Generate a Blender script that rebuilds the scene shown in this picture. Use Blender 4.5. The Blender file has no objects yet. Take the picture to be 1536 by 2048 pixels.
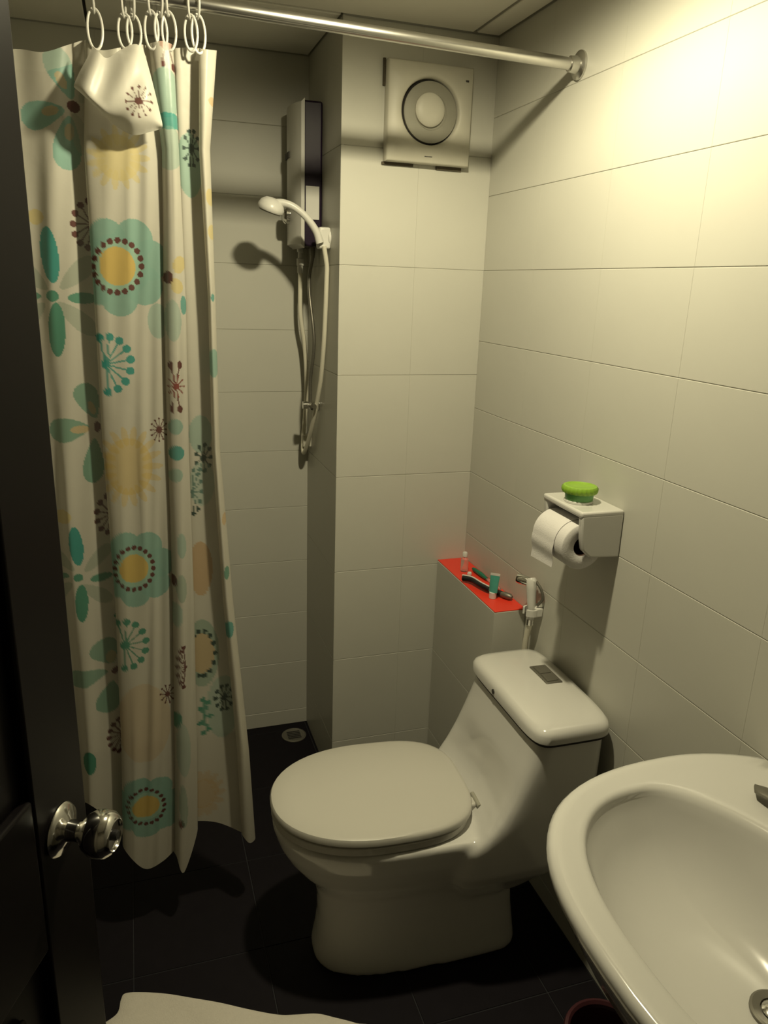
import bpy, bmesh, math, random
import numpy as np
from mathutils import Vector, Matrix

random.seed(7)
S = bpy.context.scene
C = S.collection

# ------------------------------------------------------------------ camera
F_PX, YAW, PIT, ROL = 1511.65, math.radians(18.444), math.radians(16.684), math.radians(-1.963)
CAM = np.array([-0.9827, -2.1059, 1.610])


def cam_axes():
    fw = np.array([math.sin(YAW) * math.cos(PIT), math.cos(YAW) * math.cos(PIT), -math.sin(PIT)])
    r = np.cross(fw, [0, 0, 1.0]); r /= np.linalg.norm(r)
    d = np.cross(fw, r)
    c, s = math.cos(ROL), math.sin(ROL)
    return c * r + s * d, -s * r + c * d, fw


AX_R, AX_D, AX_F = cam_axes()


def P(x, y, ax, val):
    """world point that a sight line of the photograph meets on the plane axis = val (survey helper)"""
    d = AX_R * (x - 768) / F_PX + AX_D * (y - 1024) / F_PX + AX_F
    t = (val - CAM[ax]) / d[ax]
    return Vector(CAM + t * d)


cam_data = bpy.data.cameras.new('camera')
cam = bpy.data.objects.new('camera', cam_data)
C.objects.link(cam)
cam_data.sensor_fit = 'VERTICAL'
cam_data.sensor_height = 32.0
cam_data.lens = F_PX / 2048 * 32.0
cam_data.clip_start = 0.02
mw = Matrix.Identity(4)
for i in range(3):
    mw[i][0] = AX_R[i]; mw[i][1] = -AX_D[i]; mw[i][2] = -AX_F[i]; mw[i][3] = CAM[i]
cam.matrix_world = mw
S.camera = cam

# ------------------------------------------------------------------ light and exposure
LAMP = (-0.50, -0.87, 2.257)
LAMP_POWER = 80.0
LAMP_COLOR = (1.0, 0.90, 0.59)
S.view_settings.view_transform = 'Standard'
S.view_settings.look = 'None'
S.view_settings.exposure = 0.0
S.view_settings.gamma = 1.0
S.view_settings.use_curve_mapping = False
world = bpy.data.worlds.new('world')
S.world = world
world.use_nodes = True
bg = world.node_tree.nodes['Background']
bg.inputs[0].default_value = (0.9, 0.85, 0.7, 1)
bg.inputs[1].default_value = 0.004

# ------------------------------------------------------------------ dimensions
CEIL = 2.257
COLW = 0.4335       # boxed column width in X
ALC = 0.393         # depth of the shower recess behind the column front
XL = -1.42          # left wall
YF = -2.75          # wall behind the viewpoint
ROD_Y, ROD_Z = -0.43, 2.10


# ------------------------------------------------------------------ materials
def mat(name, col, rough=0.4, metal=0.0, coat=0.0, spec=0.5, noise=0.0, nscale=30, bump=0.0, bscale=200,
        emit=None, estr=0.0, trans=0.0, ior=1.45, sheen=0.0):
    m = bpy.data.materials.new(name)
    m.use_nodes = True
    nt = m.node_tree
    b = nt.nodes['Principled BSDF']
    b.inputs['Base Color'].default_value = (*col, 1)
    b.inputs['Roughness'].default_value = rough
    b.inputs['Metallic'].default_value = metal
    b.inputs['Coat Weight'].default_value = coat
    b.inputs['Coat Roughness'].default_value = 0.08
    b.inputs['Specular IOR Level'].default_value = spec
    b.inputs['Transmission Weight'].default_value = trans
    b.inputs['IOR'].default_value = ior
    b.inputs['Sheen Weight'].default_value = sheen
    tc = nt.nodes.new('ShaderNodeTexCoord')
    if noise > 0:
        n = nt.nodes.new('ShaderNodeTexNoise'); n.inputs['Scale'].default_value = nscale
        n.inputs['Detail'].default_value = 5
        nt.links.new(tc.outputs['Object'], n.inputs['Vector'])
        r = nt.nodes.new('ShaderNodeMapRange')
        r.inputs['To Min'].default_value = 1 - noise; r.inputs['To Max'].default_value = 1 + noise
        nt.links.new(n.outputs['Fac'], r.inputs['Value'])
        mx = nt.nodes.new('ShaderNodeVectorMath'); mx.operation = 'SCALE'
        mx.inputs[0].default_value = col
        nt.links.new(r.outputs['Result'], mx.inputs['Scale'])
        nt.links.new(mx.outputs['Vector'], b.inputs['Base Color'])
    if bump > 0:
        n2 = nt.nodes.new('ShaderNodeTexNoise'); n2.inputs['Scale'].default_value = bscale
        nt.links.new(tc.outputs['Object'], n2.inputs['Vector'])
        bp = nt.nodes.new('ShaderNodeBump'); bp.inputs['Strength'].default_value = bump
        bp.inputs['Distance'].default_value = 0.002
        nt.links.new(n2.outputs['Fac'], bp.inputs['Height'])
        nt.links.new(bp.outputs['Normal'], b.inputs['Normal'])
    if emit:
        b.inputs['Emission Color'].default_value = (*emit, 1)
        b.inputs['Emission Strength'].default_value = estr
    return m


M = {}
M['tile'] = mat('cream glazed tile', (0.55, 0.542, 0.485), rough=0.38, spec=0.4, noise=0.025, nscale=9, bump=0.04, bscale=60)
M['grout'] = mat('wall grout', (0.44, 0.43, 0.38), rough=0.9)
M['floor_tile'] = mat('black floor tile', (0.0075, 0.006, 0.0085), rough=0.6, spec=0.15, noise=0.25, nscale=25)
M['floor_grout'] = mat('floor grout', (0.02, 0.02, 0.024), rough=0.9)
M['ceiling'] = mat('ceiling board', (0.78, 0.76, 0.68), rough=0.85, noise=0.05, nscale=12)
M['ceil_gap'] = mat('ceiling gap', (0.05, 0.045, 0.035), rough=0.9)
M['plaster'] = mat('dark plaster', (0.18, 0.165, 0.13), rough=0.8, noise=0.04, nscale=8)  # wall colour darkened to cut bounced light, like an unlit hallway
M['ceramic'] = mat('white vitreous china', (0.62, 0.61, 0.58), rough=0.12, coat=0.4, noise=0.01, nscale=5)
M['white_plastic'] = mat('white plastic', (0.68, 0.67, 0.63), rough=0.3, noise=0.02, nscale=20)
M['seat_plastic'] = mat('toilet seat plastic', (0.49, 0.475, 0.43), rough=0.28, noise=0.01, nscale=10)
M['old_plastic'] = mat('yellowed fan plastic', (0.58, 0.56, 0.48), rough=0.45, noise=0.10, nscale=14)
M['grey_plastic'] = mat('dusty grey plastic', (0.30, 0.29, 0.24), rough=0.55, noise=0.12, nscale=30)
M['dark_gap'] = mat('dark gap', (0.02, 0.017, 0.014), rough=0.8)
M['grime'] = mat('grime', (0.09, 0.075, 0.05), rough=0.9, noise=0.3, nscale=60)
M['chrome'] = mat('chrome', (0.75, 0.74, 0.72), rough=0.12, metal=1.0, noise=0.02, nscale=20)
M['steel'] = mat('brushed steel', (0.62, 0.61, 0.58), rough=0.28, metal=1.0, noise=0.04, nscale=60)
M['dull_metal'] = mat('dull grey metal', (0.20, 0.19, 0.16), rough=0.42, metal=0.6, noise=0.1, nscale=60)
M['door'] = mat('dark stained door', (0.006, 0.0048, 0.0055), rough=0.38, spec=0.13, noise=0.2, nscale=6)
M['purple'] = mat('dark purple gloss', (0.016, 0.008, 0.022), rough=0.25, noise=0.1, nscale=10)
M['silver'] = mat('silver grey cover', (0.62, 0.61, 0.57), rough=0.3, noise=0.03, nscale=10)
M['paper'] = mat('toilet paper', (0.70, 0.68, 0.67), rough=0.95, bump=0.25, bscale=350, noise=0.02, nscale=60)
M['card'] = mat('cardboard core', (0.10, 0.055, 0.04), rough=0.9, noise=0.1, nscale=40)
M['red'] = mat('red vinyl sheet', (0.80, 0.05, 0.025), rough=0.35, noise=0.05, nscale=15)
M['lime'] = mat('lime green plastic', (0.24, 0.42, 0.04), rough=0.4, noise=0.08, nscale=40)
M['green'] = mat('green plastic', (0.11, 0.30, 0.08), rough=0.4, noise=0.15, nscale=60)
M['brush_green'] = mat('deep green handle', (0.01, 0.16, 0.09), rough=0.35, noise=0.08, nscale=50)
M['tube_teal'] = mat('teal print', (0.08, 0.35, 0.28), rough=0.35, noise=0.12, nscale=80)
M['black'] = mat('black rubber', (0.012, 0.011, 0.012), rough=0.4, noise=0.1, nscale=40)
M['maroon'] = mat('maroon plastic', (0.05, 0.014, 0.018), rough=0.4, noise=0.1, nscale=20)
M['towel'] = mat('off white terry', (0.66, 0.62, 0.55), rough=1.0, bump=0.6, bscale=260, noise=0.05, nscale=90, sheen=0.3)
M['hose'] = mat('ivory hose', (0.72, 0.69, 0.58), rough=0.3, noise=0.04, nscale=40)
M['hose_grey'] = mat('braided grey hose', (0.22, 0.21, 0.18), rough=0.35, metal=0.7, noise=0.2, nscale=200)
M['clear'] = mat('clear plastic', (0.95, 0.93, 0.88), rough=0.12, trans=0.85, noise=0.01, nscale=20)
M['lamp_glow'] = mat('lit diffuser', (0.9, 0.88, 0.8), rough=0.5, emit=LAMP_COLOR, estr=3.0)
M['ink'] = mat('dark print', (0.05, 0.045, 0.04), rough=0.6, noise=0.1, nscale=60)


# ------------------------------------------------------------------ mesh helpers
class MB:
    def __init__(s):
        s.v = []; s.f = []

    def add(s, vs, fs):
        o = len(s.v)
        s.v += [tuple(a) for a in vs]
        s.f += [tuple(i + o for i in f) for f in fs]
        return s

    def box(s, x0, x1, y0, y1, z0, z1):
        return s.add([(x0, y0, z0), (x1, y0, z0), (x1, y1, z0), (x0, y1, z0),
                      (x0, y0, z1), (x1, y0, z1), (x1, y1, z1), (x0, y1, z1)],
                     [(3, 2, 1, 0), (4, 5, 6, 7), (0, 1, 5, 4), (1, 2, 6, 5), (2, 3, 7, 6), (3, 0, 4, 7)])

    def loft(s, secs, cap0=True, cap1=True, closed=True):
        n = len(secs[0]); vs = []; fs = []
        for q in secs: vs += [tuple(a) for a in q]
        for i in range(len(secs) - 1):
            for j in range(n if closed else n - 1):
                k = (j + 1) % n
                fs.append((i * n + j, i * n + k, (i + 1) * n + k, (i + 1) * n + j))
        if cap0: fs.append(tuple(range(n))[::-1])
        if cap1: fs.append(tuple((len(secs) - 1) * n + j for j in range(n)))
        return s.add(vs, fs)

    def tube(s, pts, r, n=12, caps=True, closed=False):
        pts = [Vector(p) for p in pts]
        rs = r if isinstance(r, (list, tuple)) else [r] * len(pts)
        secs = []; up = None
        m = len(pts)
        for i, p in enumerate(pts):
            if closed: t = pts[(i + 1) % m] - pts[i - 1]
            else: t = pts[min(i + 1, m - 1)] - pts[max(i - 1, 0)]
            t.normalize()
            if up is None:
                up = Vector((0, 0, 1)) if abs(t.z) < 0.9 else Vector((1, 0, 0))
            a = t.cross(up); a.normalize(); up = a.cross(t); up.normalize()
            secs.append([p + rs[i] * (math.cos(2 * math.pi * j / n) * a + math.sin(2 * math.pi * j / n) * up) for j in range(n)])
        if closed:
            secs.append(secs[0])
            return s.loft(secs, False, False)
        return s.loft(secs, caps, caps)

    def lathe(s, prof, o, axis, n=32, cap0=True, cap1=True):
        """prof: (radius, height along axis)"""
        a = Vector(axis).normalized(); o = Vector(o)
        u = a.orthogonal().normalized(); w = a.cross(u)
        secs = [[o + a * h + max(r, 1e-5) * (math.cos(2 * math.pi * j / n) * u + math.sin(2 * math.pi * j / n) * w)
                 for j in range(n)] for r, h in prof]
        return s.loft(secs, cap0, cap1)

    def prism(s, poly, thick, axis):
        """poly: 3D points of a flat outline, extruded along axis*thick"""
        d = Vector(axis).normalized() * thick
        a = [Vector(p) for p in poly]
        return s.loft([a, [p + d for p in a]])

    def build(s, name, m, parent=None, smooth=True, bevel=0.0, bseg=2, subsurf=0, xf=None, flat_angle=40):
        me = bpy.data.meshes.new(name)
        o0 = parent.location if (parent is not None and parent.get('_w')) else Vector((0, 0, 0))
        vs = [Vector(p) for p in s.v]
        if xf: vs = [xf(p) for p in vs]
        if parent is not None and parent.get('_w'): vs = [p - Vector(parent['_w']) for p in vs]
        me.from_pydata([tuple(p) for p in vs], [], s.f)
        bm = bmesh.new(); bm.from_mesh(me)
        bmesh.ops.recalc_face_normals(bm, faces=bm.faces)
        bm.to_mesh(me); bm.free()
        me.materials.append(m)
        o = bpy.data.objects.new(name, me)
        C.objects.link(o)
        if parent is not None: o.parent = parent
        if parent is not None and parent.get('_w'): o['_w'] = parent['_w']
        if bevel > 0:
            b = o.modifiers.new('bevel', 'BEVEL'); b.width = bevel; b.segments = bseg
            b.limit_method = 'ANGLE'; b.angle_limit = math.radians(35)
        if subsurf:
            q = o.modifiers.new('sub', 'SUBSURF'); q.levels = subsurf; q.render_levels = subsurf
        if smooth:
            me.polygons.foreach_set('use_smooth', [True] * len(me.polygons))
            if not subsurf:
                try: me.set_sharp_from_angle(angle=math.radians(flat_angle))
                except Exception: pass
        return o


def tag(o, label, cat, group=None, kind=None):
    o['label'] = label
    if cat: o['category'] = cat
    if group: o['group'] = group
    if kind: o['kind'] = kind
    return o


def thing(name, loc, label, cat, group=None):
    o = bpy.data.objects.new(name, None)
    o.empty_display_size = 0.05
    C.objects.link(o)
    o.location = loc
    o['_w'] = tuple(loc)
    return tag(o, label, cat, group)


def spline(pts, n=8):
    """Catmull-Rom through points"""
    pts = [Vector(p) for p in pts]
    q = [pts[0] * 2 - pts[1]] + pts + [pts[-1] * 2 - pts[-2]]
    out = []
    for i in range(1, len(q) - 2):
        for k in range(n):
            t = k / n
            a, b, c, d = q[i - 1], q[i], q[i + 1], q[i + 2]
            out.append(0.5 * ((2 * b) + (c - a) * t + (2 * a - 5 * b + 4 * c - d) * t * t + (3 * b - a - 3 * c + d) * t ** 3))
    out.append(pts[-1])
    return out


def sgn_pow(c, e): return math.copysign(abs(c) ** e, c)


# ------------------------------------------------------------------ room shell
def struct(name, mb, m, label, cat):
    return tag(mb.build(name, m, smooth=False), label, cat, kind='structure')


R0 = 0.0015   # grout sits this far behind the tile faces
w_right = struct('wall_right', MB().box(R0, 0.12, YF, 0.12, 0, CEIL + 0.05), M['grout'],
                 'right wall of wide cream tiles behind the toilet and basin', 'wall')
w_back = struct('wall_back', MB().box(-COLW + R0, R0, R0, ALC + 0.12, 0, CEIL + 0.05), M['grout'],
                'boxed cream tiled column with exhaust fan', 'wall')
w_alc = struct('wall_shower', MB().box(XL, -COLW + R0, ALC + R0, ALC + 0.12, 0, CEIL + 0.05), M['grout'],
               'recessed tiled shower wall behind the curtain', 'wall')
w_left = struct('wall_left', MB().box(XL - 0.1, XL, YF, ALC + 0.12, 0, CEIL + 0.05), M['plaster'],
                'left wall beyond the curtain and door', 'wall')
w_front = struct('wall_front', MB().box(XL - 0.1, 0.12, YF - 0.1, YF, 0, CEIL + 0.05), M['plaster'],
                 'wall behind the viewpoint', 'wall')
floor = struct('floor', MB().box(XL - 0.1, 0.12, YF - 0.1, ALC + 0.12, -0.06, -0.002), M['floor_grout'],
               'near black tiled bathroom floor', 'floor')
ceiling = struct('ceiling', MB().box(XL - 0.1, 0.12, YF - 0.1, ALC + 0.12, CEIL + 0.012, CEIL + 0.08), M['ceil_gap'],
                 'grey board ceiling with dark joints', 'ceiling')

_tile_cache = {}


def tile_mesh(w, h, t, ch, m, cu=None):
    cu = ch if cu is None else cu
    """flat tile, face at z=0 looking along +Z, centred, body going down to -t"""
    key = (round(w, 4), round(h, 4), t, ch, cu, m.name)
    if key in _tile_cache: return _tile_cache[key]
    a, b = w / 2, h / 2
    vs = [(-a, -b, -t), (a, -b, -t), (a, b, -t), (-a, b, -t),
          (-a, -b, -ch), (a, -b, -ch), (a, b, -ch), (-a, b, -ch),
          (-a + cu, -b + ch, 0), (a - cu, -b + ch, 0), (a - cu, b - ch, 0), (-a + cu, b - ch, 0)]
    fs = [(3, 2, 1, 0), (8, 9, 10, 11)]
    for k in range(4):
        n = (k + 1) % 4
        fs += [(k, n, 4 + n, 4 + k), (4 + k, 4 + n, 8 + n, 8 + k)]
    me = bpy.data.meshes.new('tile'); me.from_pydata(vs, [], fs); me.materials.append(m)
    _tile_cache[key] = me
    return me


def lay(parent, name, us, vs, plane, val, m, gu=0.00015, gv=0.0011, t=0.0075, ch=0.0009, cu=0.00012):
    """tiles between the joint positions us x vs. plane: 'x-' face looks to -X, 'y-' to -Y, 'z+' up, 'z-' down"""
    for u0, u1 in zip(us, us[1:]):
        for v0, v1 in zip(vs, vs[1:]):
            w, h = u1 - u0 - gu, v1 - v0 - gv
            if w < 0.004 or h < 0.004: continue
            o = bpy.data.objects.new(name, tile_mesh(w, h, t, ch, m, cu))
            C.objects.link(o); o.parent = parent
            uc, vc = (u0 + u1) / 2, (v0 + v1) / 2
            if plane == 'x-':
                o.matrix_local = Matrix(((0, 0, -1, val), (-1, 0, 0, uc), (0, 1, 0, vc), (0, 0, 0, 1)))
            elif plane == 'y-':
                o.matrix_local = Matrix(((1, 0, 0, uc), (0, 0, -1, val), (0, 1, 0, vc), (0, 0, 0, 1)))
            elif plane == 'z+':
                o.matrix_local = Matrix(((1, 0, 0, uc), (0, 1, 0, vc), (0, 0, 1, val), (0, 0, 0, 1)))
            else:
                o.matrix_local = Matrix(((1, 0, 0, uc), (0, -1, 0, vc), (0, 0, -1, val), (0, 0, 0, 1)))


rows20 = [0.0] + [0.06 + 0.2 * k for k in range(11)] + [CEIL]
rows30 = [0.0] + [0.16 + 0.3 * k for k in range(7)] + [CEIL]
lay(w_right, 'tile', [-0.3 * k for k in range(6, -1, -1)], rows20, 'x-', 0.0, M['tile'])
lay(w_right, 'tile', [-0.3 * k for k in range(9, 5, -1)], rows20[-5:], 'x-', 0.0, M['tile'])
lay(w_back, 'tile', [-COLW, -0.215, 0.0], rows30, 'y-', 0.0, M['tile'])
lay(w_back, 'tile', [0.0, 0.15, ALC], rows30, 'x-', -COLW, M['tile'])
lay(w_alc, 'tile', [XL, -COLW - 0.9, -COLW - 0.6, -COLW - 0.3, -COLW], rows20, 'y-', ALC, M['tile'])
fx = [XL, -1.383, -1.069, -0.755, -0.441, -0.127, 0.0]
fy = [-0.905 + 0.314 * k for k in range(-4, 5)]
fy = [y for y in fy if y < ALC] + [ALC]
lay(floor, 'tile', fx, fy, 'z+', 0.0, M['floor_tile'], gu=0.003, gv=0.003, ch=0.0008, cu=0.0008)
cx = [XL, -1.27, -0.67, -0.075, 0.0]
cy = [-2.70, -2.10, -1.50, -0.90, -0.32, -0.004]
lay(ceiling, 'panel', cx, cy, 'z-', CEIL, M['ceiling'], gu=0.010, gv=0.010, t=0.012, ch=0.002, cu=0.002)
lay(ceiling, 'panel', [XL, -1.05, -COLW], [0.0, ALC], 'z-', CEIL, M['ceiling'], gu=0.008, gv=0.014, t=0.012, ch=0.002, cu=0.002)

# tiled ledge in the corner
LX, LY, LZ = -0.095, -0.418, 0.772
ledge = thing('tiled_ledge', (LX / 2, LY / 2, 0), 'narrow boxed tiled ledge in the corner behind the toilet', 'ledge')
MB().box(LX + R0, -0.0005, LY + R0, -0.0005, 0, LZ - 0.002).build('ledge_core', M['grout'], ledge, smooth=False)
for (u0, u1, v0, v1, pl, val) in [(LY, -0.003, 0.46, LZ, 'x-', LX), (LY, -0.003, 0.16, 0.46, 'x-', LX), (LY, -0.003, 0.0, 0.16, 'x-', LX),
                                  (LX, -0.001, 0.46, LZ, 'y-', LY), (LX, -0.001, 0.16, 0.46, 'y-', LY), (LX, -0.001, 0.0, 0.16, 'y-', LY)]:
    m_, o_ = tile_mesh(u1 - u0 - 0.0006, v1 - v0 - 0.0011, 0.0075, 0.0009, M['tile'], 0.0003), None
    o_ = bpy.data.objects.new('tile', m_); C.objects.link(o_); o_.parent = ledge
    uc, vc = (u0 + u1) / 2, (v0 + v1) / 2
    if pl == 'x-':
        o_.matrix_local = Matrix(((0, 0, -1, val - LX / 2), (-1, 0, 0, uc - LY / 2), (0, 1, 0, vc), (0, 0, 0, 1)))
    else:
        o_.matrix_local = Matrix(((1, 0, 0, uc - LX / 2), (0, 0, -1, val - LY / 2), (0, 1, 0, vc), (0, 0, 0, 1)))

# ------------------------------------------------------------------ ceiling lamp (out of frame, lights the room)
lamp = thing('ceiling_light', LAMP, 'round warm downlight in the ceiling above the toilet front', 'lamp')
MB().lathe([(0.095, 0.004), (0.098, -0.001), (0.092, -0.004), (0.078, -0.004), (0.074, -0.002), (0.074, 0.004)], LAMP, (0, 0, 1), 40).build('trim_ring', M['white_plastic'], lamp)
MB().lathe([(0.074, 0.002), (0.074, -0.001)], LAMP, (0, 0, 1), 40).build('diffuser', M['lamp_glow'], lamp)
ld = bpy.data.lights.new('lamp_light', 'SPOT')
ld.shadow_soft_size = 0.035; ld.energy = LAMP_POWER; ld.color = LAMP_COLOR
ld.spot_size = math.radians(178); ld.spot_blend = 0.5
lo = bpy.data.objects.new('lamp_light', ld)
C.objects.link(lo)
lo.parent = lamp; lo.location = (0, 0, -0.006)

# ------------------------------------------------------------------ toilet
TROT = math.radians(3.6)
TY = -0.670


def T(p):
    c, s = math.cos(TROT), math.sin(TROT)
    return Vector((p[0] * c + p[1] * s, TY - p[0] * s + p[1] * c, p[2]))


def egg(xf, xb, hw, z, xm=0.5, nf=2.2, nb=3.0, N=56, dz=None):
    xc = xf + (xb - xf) * xm
    out = []
    for j in range(N):
        a = 2 * math.pi * j / N
        c, s = math.cos(a), math.sin(a)
        if c < 0:
            x = xc + (xc - xf) * sgn_pow(c, 2 / nf); y = hw * sgn_pow(s, 2 / nf)
        else:
            x = xc + (xb - xc) * sgn_pow(c, 2 / nb); y = hw * sgn_pow(s, 2 / nb)
        out.append(Vector((x, y, z if dz is None else z + dz(x, y))))
    return out


T2ROT, T2Y = math.radians(0.8), -0.684


def T2(p):
    c, s = math.cos(T2ROT), math.sin(T2ROT)
    return Vector((p[0] * c + p[1] * s, T2Y - p[0] * s + p[1] * c, p[2]))


def tank_sec(xf, xb, hw, z):
    """tank outline; low down the front is hollowed to clear the seat lid"""
    g = max(0.0, min(1.0, (0.60 - z) / 0.15)); g = 0.045 * g * g * (3 - 2 * g) if z > 0.40 else 0.0
    out = []
    for p in egg(xf, xb, hw, z, 0.5, 7, 7):
        if p.x < (xf + xb) / 2: p.x += g * max(0.0, 1 - (p.y / (hw * 0.95)) ** 2) ** 0.8
        out.append(T2(p))
    return out


toilet = thing('toilet', T((-0.36, 0, 0)), 'white one-piece toilet with closed lid against the right wall', 'toilet')
tb = MB()
bowl = [(0.0, -0.642, -0.128, 0.116, .45, 2.6, 6), (0.015, -0.644, -0.126, 0.117, .45, 2.6, 6), (0.06, -0.636, -0.132, 0.111, .45, 2.6, 6),
        (0.12, -0.630, -0.140, 0.106, .45, 2.5, 6), (0.18, -0.632, -0.146, 0.107, .45, 2.5, 6), (0.22, -0.640, -0.145, 0.114, .45, 2.4, 5),
        (0.245, -0.655, -0.15, 0.123, .45, 2.3, 3.5), (0.275, -0.680, -0.14, 0.140, .45, 2.3, 3.2), (0.31, -0.706, -0.13, 0.157, .46, 2.2, 3.2),
        (0.35, -0.726, -0.12, 0.174, .47, 2.2, 4.5), (0.39, -0.738, -0.12, 0.184, .47, 2.2, 5), (0.408, -0.740, -0.12, 0.186, .47, 2.2, 5),
        (0.416, -0.735, -0.12, 0.181, .47, 2.2, 5)]
tb.loft([[T(p) for p in egg(xf, xb, hw, z, xm, nf, nb)] for z, xf, xb, hw, xm, nf, nb in bowl])
tank = [(0.19, -0.30, -0.14, 0.085), (0.23, -0.32, -0.10, 0.110), (0.27, -0.34, -0.06, 0.138), (0.31, -0.35, -0.028, 0.158), (0.35, -0.350, -0.020, 0.168),
        (0.39, -0.345, -0.016, 0.176), (0.41, -0.330, -0.014, 0.179), (0.425, -0.316, -0.014, 0.181), (0.445, -0.298, -0.014, 0.183), (0.475, -0.276, -0.014, 0.184), (0.52, -0.250, -0.014, 0.184),
        (0.57, -0.226, -0.014, 0.184), (0.62, -0.206, -0.014, 0.183), (0.667, -0.192, -0.014, 0.182)]
tb.loft([tank_sec(xf, xb, hw, z) for z, xf, xb, hw in tank])
body = tb.build('body', M['ceramic'], toilet)
rm = body.modifiers.new('fuse', 'REMESH'); rm.mode = 'VOXEL'; rm.voxel_size = 0.0065; rm.use_smooth_shade = True
sm = body.modifiers.new('soften', 'SMOOTH'); sm.factor = 0.5; sm.iterations = 12
# tank lid
def crown(k): return lambda x, y: -k * ((y / 0.19) ** 2) - k * 0.5 * max(0, (-0.11 - x) / 0.09) ** 2
tl = MB()
ZL = 0.664
tl.loft([egg(-0.200, -0.008, 0.189, ZL, .5, 7, 7), egg(-0.204, -0.006, 0.192, ZL + .004, .5, 7, 7), egg(-0.204, -0.006, 0.192, ZL + .021, .5, 7, 7),
         egg(-0.199, -0.009, 0.188, ZL + .034, .5, 7, 7, dz=crown(.004)), egg(-0.190, -0.015, 0.180, ZL + .041, .5, 6.5, 6.5, dz=crown(.005)),
         egg(-0.172, -0.028, 0.165, ZL + .0445, .5, 6, 6, dz=crown(.006)), egg(-0.140, -0.060, 0.12, ZL + .046, .5, 5, 5, dz=crown(.006)), egg(-0.11, -0.09, 0.03, ZL + .0465, .5, 4, 4, dz=crown(.006))])
tank_lid = tl.build('tank_lid', M['ceramic'], toilet, xf=T2)
MB().loft([egg(-0.1985, -0.010, 0.1875, ZL - .006, .5, 7, 7), egg(-0.1985, -0.010, 0.1875, ZL + .001, .5, 7, 7)]).build('lid_seam', M['dark_gap'], toilet, xf=T2)
fb = MB().box(-0.090, -0.046, -0.018, 0.070, ZL + .040, ZL + .0485).build('flush_button', M['dull_metal'], toilet, bevel=0.002, xf=T2)
fb['label'] = 'grey metal rectangular flush button'
MB().box(-0.083, -0.053, -0.0105, 0.0245, ZL + .048, ZL + .0505).build('button_half', M['dull_metal'], fb, bevel=0.001, xf=T2)
MB().box(-0.083, -0.053, 0.0275, 0.0625, ZL + .048, ZL + .0505).build('button_half', M['dull_metal'], fb, bevel=0.001, xf=T2)
MB().lathe([(0.006, 0), (0.006, 0.003)], (-0.203, 0.03, ZL + .016), (-1, 0, 0), 12).build('tank_badge', M['ink'], toilet, xf=T2)
# seat ring and lid
st = MB()
so = dict(xm=.52, nf=2.15, nb=3.2)
st.loft([egg(-0.738, -0.282, 0.178, 0.4175, **so), egg(-0.741, -0.280, 0.181, 0.421, **so), egg(-0.741, -0.280, 0.181, 0.436, **so), egg(-0.737, -0.283, 0.177, 0.439, **so)])
st.build('seat', M['seat_plastic'], toilet, xf=T)
ll = MB()
ll.loft([egg(-0.738, -0.276, 0.178, 0.440, **so), egg(-0.743, -0.272, 0.182, 0.443, **so), egg(-0.743, -0.272, 0.182, 0.453, **so), egg(-0.740, -0.275, 0.179, 0.4585, **so),
         egg(-0.730, -0.283, 0.170, 0.462, **so), egg(-0.69, -0.32, 0.135, 0.4645, **so), egg(-0.60, -0.40, 0.08, 0.466, **so), egg(-0.52, -0.49, 0.01, 0.4665, **so)])
ll.build('lid', M['seat_plastic'], toilet, xf=T)
for s_ in (-1, 1):
    y = 0.072 * s_
    h = MB().box(-0.284, -0.250, y - 0.016, y + 0.016, 0.414, 0.440).build('hinge', M['seat_plastic'], toilet, bevel=0.005, xf=T)
    MB().lathe([(0.0062, 0), (0.0062, 0.050)], (-0.262, y - 0.025, 0.438), (0, 1, 0), 12).build('hinge_pin', M['grey_plastic'], h, xf=T)

# ------------------------------------------------------------------ wash basin
SZ = 0.862
SCY = -1.535


def sink_ring(af, ab, b, z, cx=-0.17, n=2.55, N=80, xmax=-0.003):
    out = []
    for j in range(N):
        a = 2 * math.pi * j / N
        c, s = math.cos(a), math.sin(a)
        if c < 0: x = cx + af * sgn_pow(c, 2 / n); y = b * sgn_pow(s, 2 / n)
        else: x = cx + ab * c; y = b * s
        out.append(Vector((min(x, xmax), SCY + y, z)))
    return out


basin = thing('wash_basin', (-0.2, SCY, 0.65), 'white oval ceramic wash basin on the right wall in the foreground', 'basin')
sk = MB()
secs = [sink_ring(.10, .14, .10, .645), sink_ring(.18, .17, .17, .66), sink_ring(.245, .2, .24, .70), sink_ring(.29, .26, .29, .755), sink_ring(.315, .30, .315, .805),
        sink_ring(.328, .315, .327, .832), sink_ring(.334, .32, .333, .846), sink_ring(.334, .32, .333, .856), sink_ring(.329, .318, .328, .862), sink_ring(.321, .314, .320, .8635),
        sink_ring(.308, .30, .307, .861)]
def inner(af, ab, b, z, cx=-0.255, n=2.35): return sink_ring(af, ab, b, z, cx, n)
oA, oB = sink_ring(.321, .314, .320, 0), inner(.192, .142, .272, 0)
def mixr(k, z): return [Vector((p.x + (q.x - p.x) * k, p.y + (q.y - p.y) * k, z)) for p, q in zip(oA, oB)]
secs = secs[:-1] + [mixr(.2, .8625), mixr(.45, .8600), mixr(.70, .8580), mixr(.85, .8565), mixr(.95, .8535), mixr(1.0, .849), mixr(1.03, .842),
         inner(.180, .131, .259, .825), inner(.168, .120, .242, .795), inner(.147, .102, .210, .762),
         inner(.112, .078, .162, .736), inner(.075, .052, .11, .722), inner(.04, .035, .05, .716), inner(.01, .01, .012, .715)]
sk.loft(secs, True, True)
sk.build('bowl', M['ceramic'], basin, flat_angle=80)
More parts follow.
